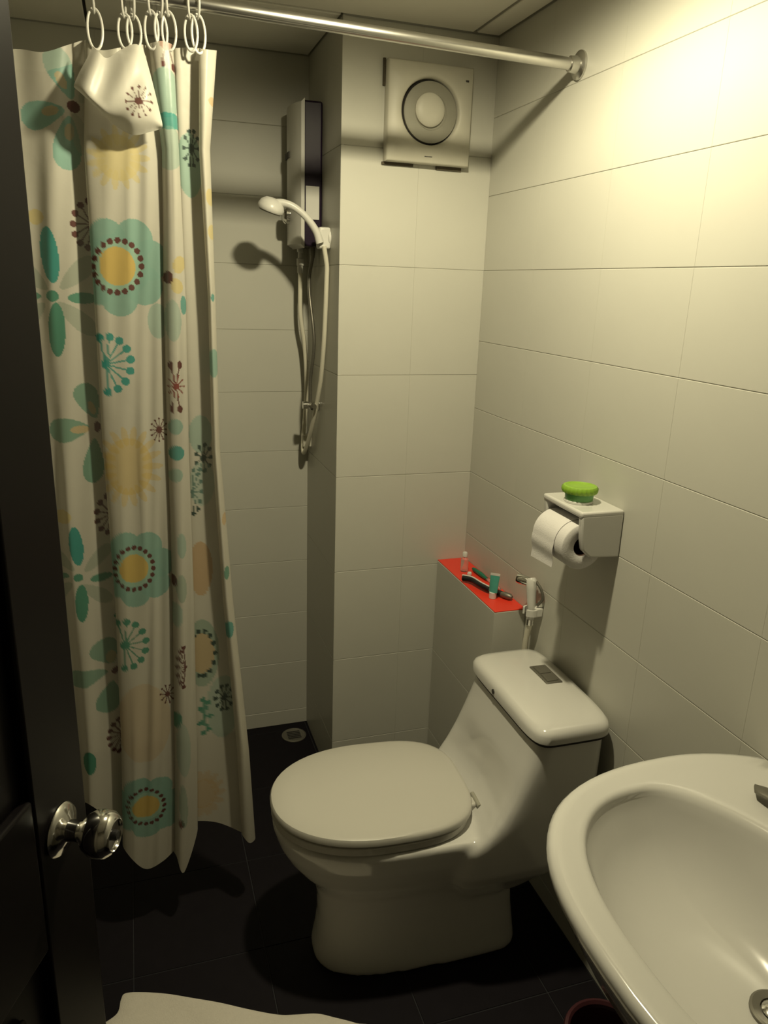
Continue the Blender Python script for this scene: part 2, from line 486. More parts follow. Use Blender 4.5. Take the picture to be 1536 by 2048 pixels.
dr = MB().lathe([(0.033, 0), (0.033, 0.004), (0.030, 0.006), (0.020, 0.004), (0.019, -0.002), (0.004, -0.003)], (-0.235, -1.552, 0.7165), (0, 0, 1), 32).build('drain', M['dull_metal'], basin)
MB().lathe([(0.016, 0), (0.018, 0.004), (0.012, 0.008), (0.001, 0.009)], (-0.235, -1.552, 0.7165), (0, 0, 1), 24).build('plug', M['chrome'], dr)
MB().tube(spline([(-0.2, SCY, 0.66), (-0.2, SCY, 0.55), (-0.19, SCY, 0.47), (-0.12, SCY, 0.45), (-0.004, SCY, 0.45)], 6), 0.018, 14).build('waste_pipe', M['white_plastic'], basin)

tap = thing('basin_tap', (-0.075, -1.505, SZ + 0.002), 'dull metal basin tap with flat lever on the wash basin deck', 'tap')
MB().lathe([(0.028, 0.000), (0.028, 0.006), (0.021, 0.012), (0.019, 0.06), (0.021, 0.075), (0.012, 0.085), (0.001, 0.087)], (-0.075, -1.505, SZ + 0.002), (0, 0, 1), 24).build('tap_body', M['dull_metal'], tap)
MB().tube(spline([(-0.075, -1.505, SZ + .045), (-0.12, -1.515, SZ + .06), (-0.165, -1.525, SZ + .055), (-0.185, -1.53, SZ + .03)], 6), [0.014] * 18 + [0.012], 14).build('spout', M['dull_metal'], tap)
lv = MB()
e0, e1 = Vector((-0.080, -1.490, SZ + 0.040)), Vector((-0.087, -1.322, SZ + 0.007))
dv = (e1 - e0).normalized(); sd = dv.cross(Vector((0, 0, 1))).normalized(); upv = sd.cross(dv)
sec = []
for k in range(15):
    t = k / 14
    c_ = e0.lerp(e1, t)
    wd = 0.0135 * (1 if t < 0.9 else math.sqrt(max(0.02, 1 - ((t - 0.9) / 0.1) ** 2))) * (0.8 + 0.3 * t)
    sec.append([c_ + sd * wd * math.cos(a) + upv * 0.005 * math.sin(a) for a in [2 * math.pi * j / 16 for j in range(16)]])
lv.loft(sec).build('lever', M['dull_metal'], tap)

# ------------------------------------------------------------------ shower rod
rod = thing('shower_rod', (0, ROD_Y, ROD_Z), 'long steel shower curtain rod across the top', 'rod')
RP0, RP1 = Vector((-0.012, ROD_Y, 2.093)), Vector((XL + 0.002, ROD_Y, 2.117))
MB().tube([RP0.lerp(RP1, k / 10) for k in range(11)], 0.0125, 24).build('bar', M['steel'], rod)
for p_, ax_ in (((-0.0005, ROD_Y, 2.093), (-1, 0, 0)), ((XL + 0.0005, ROD_Y, 2.117), (1, 0, 0))):
    MB().lathe([(0.030, 0), (0.030, 0.004), (0.026, 0.007), (0.018, 0.009), (0.0165, 0.026), (0.0135, 0.028)], p_, ax_, 28).build('flange', M['steel'], rod)


def rod_z(x): return RP0.z + (RP1.z - RP0.z) * (x - RP0.x) / (RP1.x - RP0.x)


# ------------------------------------------------------------------ curtain
YLEV = [90, 300, 600, 900, 1200, 1500, 1750]
# columns: x positions at the seven heights, depth offset, top y, bottom y, panel
COLS = [
    ((-170, -160, -150, -120, -90, -70, -60), .02, 112, 1600, 1),
    ((-60, -50, -35, -5, 30, 60, 70), -.012, 106, 1600, 1),
    ((30, 45, 70, 95, 125, 150, 158), .012, 98, 1602, 1),
    ((85, 95, 110, 130, 155, 180, 188), -.004, 104, 1612, 1),
    ((135, 135, 152, 172, 192, 214, 222), .008, 90, 1640, 1),
    ((168, 182, 205, 222, 242, 258, 266), .032, 80, 1680, 1),
    ((172, 168, 188, 206, 230, 243, 246), -.008, 84, 1690, 2),
    ((200, 200, 214, 232, 252, 264, 268), -.020, 100, 1722, 2),
    ((235, 245, 256, 272, 290, 294, 294), -.016, 96, 1738, 2),
    ((270, 290, 300, 310, 320, 328, 326), -.010, 88, 1722, 2),
    ((298, 328, 334, 342, 350, 354, 350), .004, 92, 1698, 2),
    ((292, 318, 322, 330, 340, 344, 346), .034, 92, 1700, 2),
    ((302, 327, 331, 338, 349, 352, 353), -.014, 86, 1712, 3),
    ((325, 342, 352, 358, 366, 370, 368), -.026, 82, 1745, 3),
    ((346, 358, 372, 378, 388, 394, 396), -.006, 90, 1660, 3),
    ((338, 346, 358, 364, 374, 380, 384), .036, 94, 1650, 3),
    ((352, 358, 371, 378, 386, 392, 398), .006, 96, 1642, 4),
    ((378, 382, 398, 404, 420, 434, 442), .012, 95, 1646, 4),
    ((402, 404, 420, 430, 452, 482, 494), .022, 97, 1668, 4),
    ((398, 398, 416, 424, 446, 474, 488), -.010, 97, 1668, 5),
    ((416, 408, 424, 432, 455, 486, 503), -.022, 99, 1686, 5),
    ((434, 420, 431, 440, 466, 498, 516), .004, 101, 1676, 5),
    ((428, 414, 424, 432, 456, 488, 506), .040, 101, 1660, 5),
]
NV = 900
SUB = [30, 26, 20, 18, 24, 14, 8, 20, 30, 30, 20, 6, 6, 20, 18, 8, 8, 18, 16, 6, 12, 10]


def catmull(a, n_per):
    """a: (k, ...) array of samples; returns resampled rows and fractional index"""
    k = len(a); out = []; idx = []
    q = np.concatenate([[2 * a[0] - a[1]], a, [2 * a[-1] - a[-2]]])
    for i in range(k - 1):
        for j in range(n_per[i]):
            t = j / n_per[i]
            p0, p1, p2, p3 = q[i], q[i + 1], q[i + 2], q[i + 3]
            out.append(0.5 * (2 * p1 + (p2 - p0) * t + (2 * p0 - 5 * p1 + 4 * p2 - p3) * t * t + (3 * p1 - p0 - 3 * p2 + p3) * t ** 3))
            idx.append(i + t)
    out.append(a[-1]); idx.append(k - 1)
    return np.array(out), np.array(idx)


def rays(px, py):
    d = AX_R[None] * ((px - 768) / F_PX)[:, None] + AX_D[None] * ((py - 1024) / F_PX)[:, None] + AX_F[None]
    return d


def hit_y(px, py, Y):
    d = rays(px, py)
    t = (Y - CAM[1]) / d[:, 1]
    return CAM[None] + t[:, None] * d


grid = []
for t in np.linspace(0, 1, NV):
    te = t
    row = []
    for xs, dy, yt, yb, pn in COLS:
        y = yt + (yb - yt) * te
        row.append((np.interp(y, YLEV, xs), y, dy * (1.0 if t > 0.08 else 0.75 + 0.25 * t / 0.08)))
    grid.append(row)
grid = np.array(grid)                       # NV, ncol, 3
g2, cidx = catmull(np.swapaxes(grid, 0, 1), SUB)     # ncolfine, NV, 3
NU = g2.shape[0]
gx, gy, gd = g2[:, :, 0].ravel(), g2[:, :, 1].ravel(), g2[:, :, 2].ravel()
# small drape waves
uu = np.repeat(np.arange(NU), NV).astype(float); tt = np.tile(np.linspace(0, 1, NV), NU)
gd = gd + 0.0025 * np.sin(uu * 0.23 + tt * 7) * np.sin(tt * 11 + uu * 0.05)
pts = hit_y(gx, gy, ROD_Y + gd)
pan = np.array([COLS[min(int(i + 0.5), len(COLS) - 1)][4] for i in cidx])
pan_v = np.repeat(pan, NV)

# print, in hanging-sheet coordinates (metres); survey of the print's places in photo pixels, then metres
SHX = pts[:, 0]; SHZ = pts[:, 2]
BASE = np.array([0.57, 0.545, 0.475])
col = np.tile(BASE, (len(pts), 1))
TEAL = (0.05, 0.30, 0.27); LT = (0.24, 0.42, 0.36); YEL = (0.60, 0.43, 0.13); BRN = (0.11, 0.035, 0.03); ORG = (0.56, 0.40, 0.22)
PALE = (0.36, 0.40, 0.33); DGR = (0.03, 0.06, 0.05); YEL2 = (0.60, 0.50, 0.24); GREEN = (0.08, 0.27, 0.19)


def mpx(x, y):
    """metres for one photo pixel at this place of the curtain"""
    return float(np.dot(np.array(P(x, y, 1, ROD_Y)) - CAM, AX_F)) / F_PX



def W(x, y):
    p = P(x, y, 1, ROD_Y)
    return p.x, p.z


def paint(mask, c, a=1.0, panels=None):
    if panels is not None: mask = mask & np.isin(pan_v, panels)
    col[mask] = col[mask] * (1 - a) + np.array(c) * a


def ell(x, y, rx, ry, c, a=1.0, ang=0, pn=None, drop=0.0):
    X, Z = W(x, y)
    dx, dz = SHX - X, SHZ - Z
    near = (abs(dx) < 0.25) & (abs(dz) < 0.25)
    ca, sa = math.cos(math.radians(ang)), math.sin(math.radians(ang))
    k_ = mpx(x, y)
    u = (dx * ca - dz * sa) / (rx * k_); v = (dx * sa + dz * ca) / (ry * k_)
    if drop: u = u / np.clip(1 - drop * v, 0.15, 3)
    paint(near & (u * u + v * v < 1), c, a, pn)


def line(x0, y0, x1, y1, w, c, a=1.0, pn=None):
    X0, Z0 = W(x0, y0); X1, Z1 = W(x1, y1)
    dx, dz = X1 - X0, Z1 - Z0; L2 = dx * dx + dz * dz
    t = np.clip(((SHX - X0) * dx + (SHZ - Z0) * dz) / L2, 0, 1)
    d = (SHX - X0 - t * dx) ** 2 + (SHZ - Z0 - t * dz) ** 2
    paint(d < (w * mpx(x0, y0)) ** 2, c, a, pn)


def petal(cx_, cy_, x, y, w, c, pn, a=1.0, wide=0.35):
    """teardrop whose point is at the flower's centre side"""
    L = math.hypot(x - cx_, y - cy_); ang = math.degrees(math.atan2(x - cx_, -(y - cy_)))
    mx, my = cx_ + (x - cx_) * 0.62, cy_ + (y - cy_) * 0.62
    ell(mx, my, w, L * 0.42, c, a, ang, pn, drop=-wide)


def burst(x, y, r, n, c, pn, a0=0, a1=360, rd=5.0, lw=1.6, ry=None, core=6):
    ry = ry or r
    for k in range(n):
        a = math.radians(a0 + (a1 - a0) * (k / (n if a1 - a0 >= 360 else n - 1)))
        px_, py_ = x + r * math.cos(a), y - ry * math.sin(a)
        line(x, y, px_, py_, lw, c, 0.9, pn); ell(px_, py_, rd, rd, c, 1, 0, pn)
    if core: ell(x, y, core, core, c, 1, 0, pn)


def sun(x, y, r, n, c, pn, a=0.8, a0=0, a1=360, ry=None):
    ry = ry or r
    ell(x, y, r * 0.68, ry * 0.68, c, a, 0, pn)
    for k in range(n):
        t = math.radians(a0 + (a1 - a0) * k / n)
        ell(x + r * 0.72 * math.cos(t), y - ry * 0.72 * math.sin(t), 6.5, r * 0.3, c, a * 0.85, 90 - math.degrees(t), pn)


def daisy(x, y, k, pn):
    for ang in (40, 140, 220, 320):
        t = math.radians(ang); petal(x, y, x + 105 * k * math.cos(t), y - 115 * k * math.sin(t), 17 * k, PALE, pn, 0.8, 0.3)
    ell(x - 6 * k, y - 82 * k, 17 * k, 54 * k, TEAL, 1, -3, pn); ell(x + 9 * k, y + 68 * k, 16 * k, 53 * k, GREEN, 1, 3, pn)
    ell(x + 60 * k, y + 5 * k, 27 * k, 11 * k, GREEN, 0.95, 0, pn); ell(x - 48 * k, y, 22 * k, 9 * k, GREEN, 0.9, 0, pn)
    ell(x, y, 12 * k, 11 * k, GREEN, 1, 0, pn)


def bigflower(x, y, k, pn, ky=1.0, n=7, rot=12):
    for q in range(n):
        t = math.radians(rot + 360 * q / n)
        ell(x + 5 * k + 62 * k * math.cos(t), y - 60 * k * ky * math.sin(t), 36 * k, 38 * k * ky, LT, 0.95, 0, pn)
    ell(x, y, 62 * k, 60 * k * ky, LT, 0.95, 0, pn)
    ell(x, y, 45 * k, 48 * k * ky, (0.32, 0.50, 0.40), 1, 0, pn)
    ell(x, y, 34 * k, 37 * k * ky, YEL, 1, 0, pn)
    for q in range(20):
        t = 2 * math.pi * q / 20
        ell(x + 48 * k * math.cos(t), y - 52 * k * ky * math.sin(t), 5.6 * k, 6 * k * ky, BRN, 1, 0, pn)


# panel 1
for (x, y) in ((108, 105), (48, 238), (128, 330)): petal(146, 210, x, y, 24, LT, [1], 1, 0.45)
for (x, y) in ((122, 160), (100, 222), (138, 262)): ell(x, y, 9, 16, ORG, 0.7, math.degrees(math.atan2(x - 146, 210 - y)), [1])
petal(146, 210, 200, 150, 16, PALE, [1], .5); petal(146, 210, 170, 300, 18, PALE, [1], .5)
ell(146, 210, 12, 11, BRN, 1, 0, [1])
daisy(105, 592, 1.0, [1]); ell(70, 433, 15, 15, YEL2, .9, 0, [1])
burst(182, 447, 36, 9, BRN, [1], 75, 285, 6.5, 1.5, 48)
petal(194, 857, 166, 772, 20, GREEN, [1], .75, .5); petal(194, 857, 105, 862, 23, GREEN, [1], .75, .4); petal(194, 857, 183, 965, 18, GREEN, [1], .8, .5)
ell(160, 860, 18, 8, ORG, .8, 0, [1]); ell(183, 818, 6, 14, ORG, .6, -15, [1]); ell(194, 857, 6, 11, BRN, 1, 0, [1])
ell(125, 1035, 16, 15, YEL2, .9, 0, [1])
burst(222, 1035, 29, 8, BRN, [1], 80, 285, 6, 1.4, 38)
daisy(157, 1155, .76, [1])
petal(231, 1350, 200, 1285, 24, GREEN, [1], .7, .5); petal(231, 1350, 140, 1360, 18, GREEN, [1], .7, .4); petal(231, 1350, 212, 1430, 22, GREEN, [1], .75, .5)
ell(222, 1320, 10, 14, ORG, .5, 0, [1]); ell(231, 1349, 7, 8, BRN, 1, 0, [1])
burst(246, 1480, 28, 9, BRN, [1], 85, 280, 5, 1.4, 33)
ell(180, 1525, 12, 26, GREEN, 1, 0, [1])
# the part that hangs behind the open door
bigflower(-85, 330, .95, [1]); burst(-20, 520, 46, 11, TEAL, [1], rd=7, core=9); sun(-95, 700, 60, 16, YEL, [1], .6)
burst(0, 760, 34, 10, BRN, [1], rd=5.5); bigflower(-70, 935, .85, [1]); daisy(-10, 1200, .8, [1]); sun(-60, 1380, 52, 15, ORG, [1], .6); bigflower(20, 1530, .75, [1])
# panel 2
sun(236, 318, 62, 15, YEL2, [2], .8)
bigflower(235, 533, 1.0, [2])
burst(212, 727, 50, 9, TEAL, [1, 2], -85, 105, 8, 1.7, 55, 9)
sun(258, 930, 66, 18, YEL, [2], .6, ry=85)
burst(318, 858, 17, 12, BRN, [2], rd=2, lw=1, core=6, ry=22)
bigflower(268, 1132, .80, [2], 1.0)
burst(250, 1283, 42, 9, GREEN, [1, 2], -90, 110, 7, 1.4, 46, 9)
ell(288, 1440, 52, 88, ORG, .45, 0, [2])
bigflower(292, 1605, .76, [2], .86)
ell(316, 642, 20, 34, LT, .6, 0, [2])
burst(335, 1385, 14, 10, BRN, [2], rd=2, lw=1, core=5, ry=18)
# panel 3
ell(330, 78, 16, 24, (0.36, .10, .06), .9, 0, [3]); line(330, 90, 325, 128, 1.6, BRN, 1, [3]); line(333, 90, 347, 136, 1.6, BRN, 1, [3])
ell(325, 130, 5, 9, BRN, 1, 0, [3]); ell(347, 138, 5, 8, BRN, 1, 0, [3])
ell(330, 190, 30, 45, LT, .7, 0, [3]); ell(335, 246, 34, 15, TEAL, .9, 0, [3]); ell(338, 300, 26, 40, LT, .5, 0, [3])
ell(357, 530, 12, 17, YEL2, .9, 20, [3]); ell(352, 572, 12, 15, YEL2, .9, -20, [3]); ell(335, 555, 9, 12, BRN, 1, 0, [3])
ell(345, 640, 16, 40, LT, .5, 0, [3]); ell(366, 610, 6, 18, TEAL, .8, 0, [3])
for (x, y) in ((340, 728), (358, 728), (343, 815), (359, 815)):
    line(350, 770, x, y, 1.1, BRN, 1, [3]); ell(x, y, 4.5, 8, BRN, 1, 0, [3])
burst(351, 770, 16, 10, (0.22, .05, .04), [3], rd=1.5, lw=1.3, core=6, ry=22)
ell(350, 850, 14, 16, LT, .8, 0, [3]); ell(352, 902, 15, 15, TEAL, .9, 0, [3]); ell(350, 946, 14, 14, LT, .7, 0, [3])
ell(362, 1085, 9, 26, LT, .6, 0, [3]); ell(347, 1155, 5, 13, BRN, 1, 0, [3]); ell(362, 1170, 10, 30, GREEN, .4, 0, [3]); ell(352, 1222, 12, 26, LT, .6, 0, [3])
burst(370, 1325, 16, 7, BRN, [3], 105, 255, 4.5, 1.0, 40, 3); ell(352, 1432, 10, 18, GREEN, .95, 15, [3]); ell(366, 1490, 14, 60, LT, .4, 0, [3])
ell(362, 1635, 6, 9, BRN, .9, 0, [3]); ell(366, 1600, 8, 50, GREEN, .4, 0, [3])
# panel 4
ell(380, 330, 26, 60, LT, .75, 0, [4]); burst(384, 295, 16, 10, DGR, [4], rd=4, lw=1.3, core=6, ry=36)
ell(402, 870, 24, 38, LT, .6, 0, [4]); burst(408, 918, 16, 9, DGR, [4], rd=4.5, lw=1.3, core=6, ry=26); burst(384, 985, 20, 7, DGR, [4], -80, 80, 4.5, 1.2, 44, 4)
ell(405, 970, 26, 46, LT, .4, 0, [4])
ell(402, 1140, 24, 58, (0.50, .27, .07), .6, 0, [4])
ell(405, 1310, 34, 74, GREEN, .5, 0, [4]); ell(404, 1310, 26, 44, ORG, .8, 0, [4])
for q in range(14):
    t = 2 * math.pi * q / 14; ell(404 + 27 * math.cos(t), 1310 - 45 * math.sin(t), 4.5, 5.5, DGR, 1, 0, [4])
ell(448, 1420, 34, 70, LT, .5, 0, [4]); burst(450, 1402, 18, 10, DGR, [4], rd=4.5, lw=1.3, core=6, ry=24)
burst(410, 1435, 11, 7, GREEN, [4], rd=5.5, lw=1.2, core=4, ry=34)
sun(408, 1590, 44, 14, ORG, [4], .6, ry=50)
# panel 5
for (x, y, rx, ry, c) in ((420, 395, 10, 16, YEL2), (424, 465, 10, 14, YEL2), (426, 725, 12, 28, LT), (424, 595, 4, 7, TEAL), (452, 1140, 6, 14, GREEN), (456, 1252, 10, 18, TEAL), (448, 1035, 6, 12, ORG), (425, 205, 9, 8, ORG)):
    ell(x, y, rx, ry, c, .85, 0, [5])
# hem band along the top
paint(gy < np.repeat(np.interp(cidx, range(len(COLS)), [c[2] for c in COLS]), NV) + 40, (0.64, 0.62, 0.54), 0.35)

cm = bpy.data.materials.new('printed vinyl curtain')
cm.use_nodes = True
nt = cm.node_tree
nt.nodes.clear()
out = nt.nodes.new('ShaderNodeOutputMaterial')
pb = nt.nodes.new('ShaderNodeBsdfPrincipled'); pb.inputs['Roughness'].default_value = 0.38; pb.inputs['Specular IOR Level'].default_value = 0.35
tr = nt.nodes.new('ShaderNodeBsdfTranslucent')
at = nt.nodes.new('ShaderNodeVertexColor'); at.layer_name = 'print'
mxs = nt.nodes.new('ShaderNodeMixShader'); mxs.inputs[0].default_value = 0.30
tp = nt.nodes.new('ShaderNodeBsdfTransparent'); mx2 = nt.nodes.new('ShaderNodeMixShader'); mx2.inputs[0].default_value = 0.06
tcn = nt.nodes.new('ShaderNodeTexCoord'); nz = nt.nodes.new('ShaderNodeTexNoise'); nz.inputs['Scale'].default_value = 45
bpn = nt.nodes.new('ShaderNodeBump'); bpn.inputs['Strength'].default_value = 0.12; bpn.inputs['Distance'].default_value = 0.004
nt.links.new(tcn.outputs['Object'], nz.inputs['Vector']); nt.links.new(nz.outputs['Fac'], bpn.inputs['Height'])
nt.links.new(bpn.outputs['Normal'], pb.inputs['Normal'])
nt.links.new(at.outputs['Color'], pb.inputs['Base Color']); nt.links.new(at.outputs['Color'], tr.inputs['Color'])
nt.links.new(pb.outputs[0], mxs.inputs[1]); nt.links.new(tr.outputs[0], mxs.inputs[2])
nt.links.new(mxs.outputs[0], mx2.inputs[1]); nt.links.new(tp.outputs[0], mx2.inputs[2])
nt.links.new(mx2.outputs[0], out.inputs[0])
M['curtain'] = cm


def grid_mesh(name, pts_, nu, nv, colors, m, parent):
    me = bpy.data.meshes.new(name)
    i = np.arange((nu - 1) * (nv - 1)); a = i // (nv - 1); b = i % (nv - 1)
    v0 = a * nv + b
    quads = np.stack([v0, v0 + 1, v0 + nv + 1, v0 + nv], 1).astype(np.int32)
    me.vertices.add(len(pts_)); me.vertices.foreach_set('co', (pts_ - np.array(parent['_w'])[None]).astype(np.float32).ravel())
    me.loops.add(quads.size); me.loops.foreach_set('vertex_index', quads.ravel())
    me.polygons.add(len(quads)); me.polygons.foreach_set('loop_start', np.arange(0, quads.size, 4, dtype=np.int32))
    me.polygons.foreach_set('loop_total', np.full(len(quads), 4, dtype=np.int32))
    me.polygons.foreach_set('use_smooth', np.ones(len(quads), dtype=bool))
    me.update(calc_edges=True)
    ca_ = me.color_attributes.new('print', 'FLOAT_COLOR', 'POINT')
    ca_.data.foreach_set('color', np.concatenate([colors, np.ones((len(colors), 1))], 1).astype(np.float32).ravel())
    me.materials.append(m)
    o = bpy.data.objects.new(name, me); C.objects.link(o); o.parent = parent
    return o


curtain = thing('shower_curtain', (-1.0, ROD_Y, 0.14), 'translucent vinyl shower curtain printed with teal, yellow and brown flowers', 'curtain')
grid_mesh('curtain_sheet', pts, NU, NV, col, cm, curtain)

# flopped-over corner of the top hem
FL = [  # rows from the hem edge downwards, (x, y, depth)
    [(186, 92, -.03), (198, 104, -.036), (214, 116, -.034), (240, 100, -.034), (268, 88, -.034), (286, 96, -.03)],
    [(172, 120, -.036), (190, 128, -.046), (214, 136, -.044), (248, 126, -.048), (278, 122, -.045), (297, 134, -.034)],
    [(158, 146, -.042), (180, 156, -.058), (212, 164, -.054), (252, 162, -.060), (288, 160, -.056), (308, 176, -.038)],
    [(148, 170, -.046), (176, 184, -.066), (210, 196, -.062), (254, 200, -.068), (296, 200, -.062), (318, 218, -.040)],
    [(152, 178, -.040), (184, 204, -.062), (220, 226, -.060), (260, 238, -.066), (300, 236, -.060), (325, 250, -.040)],
    [(162, 182, -.026), (196, 220, -.040), (232, 252, -.042), (266, 270, -.046), (300, 264, -.044), (322, 258, -.032)],
]
fa = np.array(FL, float)
fa, _ = catmull(fa, [14] * 5)
fb_, _ = catmull(np.swapaxes(fa, 0, 1), [16] * 5)
fb_ = np.swapaxes(fb_, 0, 1)
nu_, nv_ = fb_.shape[:2]
fx_, fy_, fd_ = fb_[:, :, 0].ravel(), fb_[:, :, 1].ravel(), fb_[:, :, 2].ravel()
fd_ = fd_ + 0.003 * np.sin(fx_ * 0.09 + fy_ * 0.05)
fp = hit_y(fx_, fy_, ROD_Y + fd_)
fcol = np.tile(np.array([0.62, 0.60, 0.54]), (len(fp), 1))
sc_, ss_ = SHX, SHZ
SHX, SHZ = fp[:, 0], fp[:, 2]
keep_col, keep_pan = col, pan_v
col, pan_v = fcol, np.full(len(fp), 9)
burst(277, 217, 25, 12, BRN, [9], rd=2.6, lw=0.8, core=7, ry=30)
flap_col = col
col, pan_v = keep_col, keep_pan
grid_mesh('folded_hem', fp, nu_, nv_, flap_col, cm, curtain)

# rings
ring_src = [(190, 58, 38, 0), (250, 62, 33, 25), (268, 64, 32, -20), (303, 60, 36, 30), (322, 62, 34, -35), (338, 62, 36, 20), (382, 66, 34, 35), (397, 68, 36, -15)]
ring_lab = ['leftmost white plastic curtain ring, hanging alone', 'second white curtain ring from the left', 'third white curtain ring from the left, paired with the second',
            'fourth white curtain ring from the left', 'fifth white curtain ring, above the red-brown print', 'sixth white curtain ring from the left',
            'second white curtain ring from the right end', 'rightmost white plastic curtain ring']
for (rx_, ry_, hl, tw), lab in zip(ring_src, ring_lab):
    c0 = P(rx_, ry_, 1, ROD_Y - 0.008)
    ob = thing('curtain_ring', c0, lab, 'curtain ring', 'white curtain rings on the rod')
    t_ = math.radians(tw)
    ax = Vector((math.cos(t_), -math.sin(t_) * 0.8, 0)).normalized()
    h_ = hl * mpx(rx_, ry_)
    lowp = [c0 + ax * 0.0130 * math.cos(a) + Vector((0, 0, 1)) * h_ * math.sin(a) + Vector((0, 0.006 * math.sin(a), 0)) for a in [2 * math.pi * k / 28 for k in range(28)]]
    MB().tube(lowp, 0.0024, 8, closed=True).build('lower_loop', M['white_plastic'], ob)
    zr = rod_z(c0.x); zlow = c0.z + h_ - 0.007
    zc, hh = (zr + 0.017 + zlow) / 2, (zr + 0.017 - zlow) / 2
    ay = Vector((-ax.y, ax.x, 0))
    ay = Vector((0.25 * math.sin(t_ * 2), 1, 0)).normalized()
    upp = [Vector((c0.x, ROD_Y, zc)) + ay * 0.0185 * math.cos(a) + Vector((0, 0, 1)) * hh * math.sin(a) for a in [2 * math.pi * k / 28 for k in range(28)]]
    MB().tube(upp, 0.0024, 8, closed=True).build('upper_loop', M['white_plastic'], ob)

# ------------------------------------------------------------------ exhaust fan
FX0, FX1, FZ0, FZ1 = -0.318, -0.080, 1.927, 2.168
FC = Vector(((FX0 + FX1) / 2, 0, 2.053))
fan = thing('exhaust_fan', (FC.x, 0, FZ0), 'square yellowed exhaust fan high on the column', 'exhaust fan')
N = 64
def sq(k, hx, hz):
    a = 2 * math.pi * k / N; c, s = math.cos(a), math.sin(a); m_ = max(abs(c), abs(s)); return hx * c / m_, hz * s / m_
hx, hz = (FX1 - FX0) / 2, (FZ1 - FZ0) / 2
mc = Vector(((FX0 + FX1) / 2, 0, (FZ0 + FZ1) / 2))
def fsec(hx_, hz_, y): return [Vector((mc.x + sq(k, hx_, hz_)[0], y, mc.z + sq(k, hx_, hz_)[1])) for k in range(N)]
def csec(r, y): return [Vector((FC.x + r * math.cos(2 * math.pi * k / N), y, FC.z + r * math.sin(2 * math.pi * k / N))) for k in range(N)]
MB().loft([fsec(hx, hz, -0.0005), fsec(hx, hz, -0.026), fsec(hx - .004, hz - .004, -0.030), csec(.094, -0.033), csec(.086, -0.034), csec(.081, -0.030), csec(.080, -0.012), csec(.001, -0.012)], True, True).build('housing', M['old_plastic'], fan, flat_angle=50)
MB().lathe([(0.079, 0.0), (0.079, 0.003)], (FC.x, -0.0125, FC.z), (0, -1, 0), 48).build('throat', M['dark_gap'], fan)
MB().lathe([(0.0745, 0.0), (0.0745, 0.006), (0.066, 0.010), (0.045, 0.011), (0.042, 0.008)], (FC.x + .003, -0.0165, FC.z), (0, -1, 0), 48, True, True).build('shutter_ring', M['grey_plastic'], fan)
MB().lathe([(0.041, 0.0), (0.041, 0.008), (0.036, 0.013), (0.02, 0.015), (0.001, 0.0155)], (FC.x - .002, -0.0245, FC.z + .004), (0, -1, 0), 40).build('centre_disc', M['old_plastic'], fan)
MB().box(FX1 - 0.045, FX1 - 0.014, -0.0312, -0.028, FZ1 - 0.036, FZ1 - 0.031).build('maker_mark', M['ink'], fan, smooth=False)
MB().box(FC.x - 0.012, FC.x + 0.010, -0.0315, -0.028, FZ0 + 0.016, FZ0 + 0.020).build('pull_mark', M['ink'], fan, smooth=False)
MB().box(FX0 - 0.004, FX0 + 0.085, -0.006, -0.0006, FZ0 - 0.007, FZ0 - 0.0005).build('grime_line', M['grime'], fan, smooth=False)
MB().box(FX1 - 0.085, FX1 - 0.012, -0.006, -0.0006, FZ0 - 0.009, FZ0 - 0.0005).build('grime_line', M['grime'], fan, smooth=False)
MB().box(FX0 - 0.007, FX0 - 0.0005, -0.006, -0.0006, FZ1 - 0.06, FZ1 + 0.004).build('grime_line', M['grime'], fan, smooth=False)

# ------------------------------------------------------------------ water heater on the column's side
HY0, HY1, HZ0, HZ1 = 0.205, 0.375, 1.712, 2.100
HX0 = -0.497
heater = thing('water_heater', (-0.465, 0.29, HZ0), 'slim electric shower water heater with dark purple side and silver front', 'water heater')
MB().box(HX0 + .006, -COLW - 0.0005, HY0, HY1, HZ0, HZ1).build('case', M['purple'], heater, bevel=0.006)
fc = MB()
sec = []
for k in range(13):
    t = k / 12; y = HY0 - 0.003 + (HY1 - HY0 + 0.006) * t
    bul = 0.020 * math.sin(math.pi * t) ** 0.7
    sec.append([Vector((HX0 + 0.010, y, HZ0 - 0.004)), Vector((HX0 - bul, y, HZ0 + 0.006)), Vector((HX0 - bul, y, HZ1 - 0.006)), Vector((HX0 + 0.010, y, HZ1 + 0.004))])
fc.loft(sec)
fcv = fc.build('front_cover', M['silver'], heater)
MB().box(HX0 + 0.014, -COLW - 0.010, HY0 - 0.0015, HY0 + 0.001, HZ0 + 0.075, HZ0 + 0.165).build('rating_label', M['white_plastic'], heater, smooth=False)
for k in range(4):
    MB().box(HX0 - 0.0225, HX0 - 0.016, 0.270 + 0.016 * k, 0.282 + 0.016 * k, HZ0 + 0.245, HZ0 + 0.262).build('maker_mark', M['ink'], fcv, smooth=False)
MB().lathe([(0.026, 0), (0.026, 0.012), (0.020, 0.018), (0.001, 0.019)], (HX0 - 0.018, 0.29, HZ0 + 0.09), (-1, 0, 0), 28).build('control_knob', M['chrome'], heater)
MB().lathe([(0.010, 0.0), (0.010, 0.012), (0.007, 0.014), (0.007, 0.030), (0.011, 0.032), (0.011, 0.052)], (-0.476, 0.315, HZ0), (0, 0, -1), 18).build('outlet', M['white_plastic'], heater)
MB().lathe([(0.008, 0.0), (0.008, 0.02), (0.006, 0.03)], (-0.452, 0.25, HZ0), (0, 0, -1), 16).build('inlet', M['dull_metal'], heater)

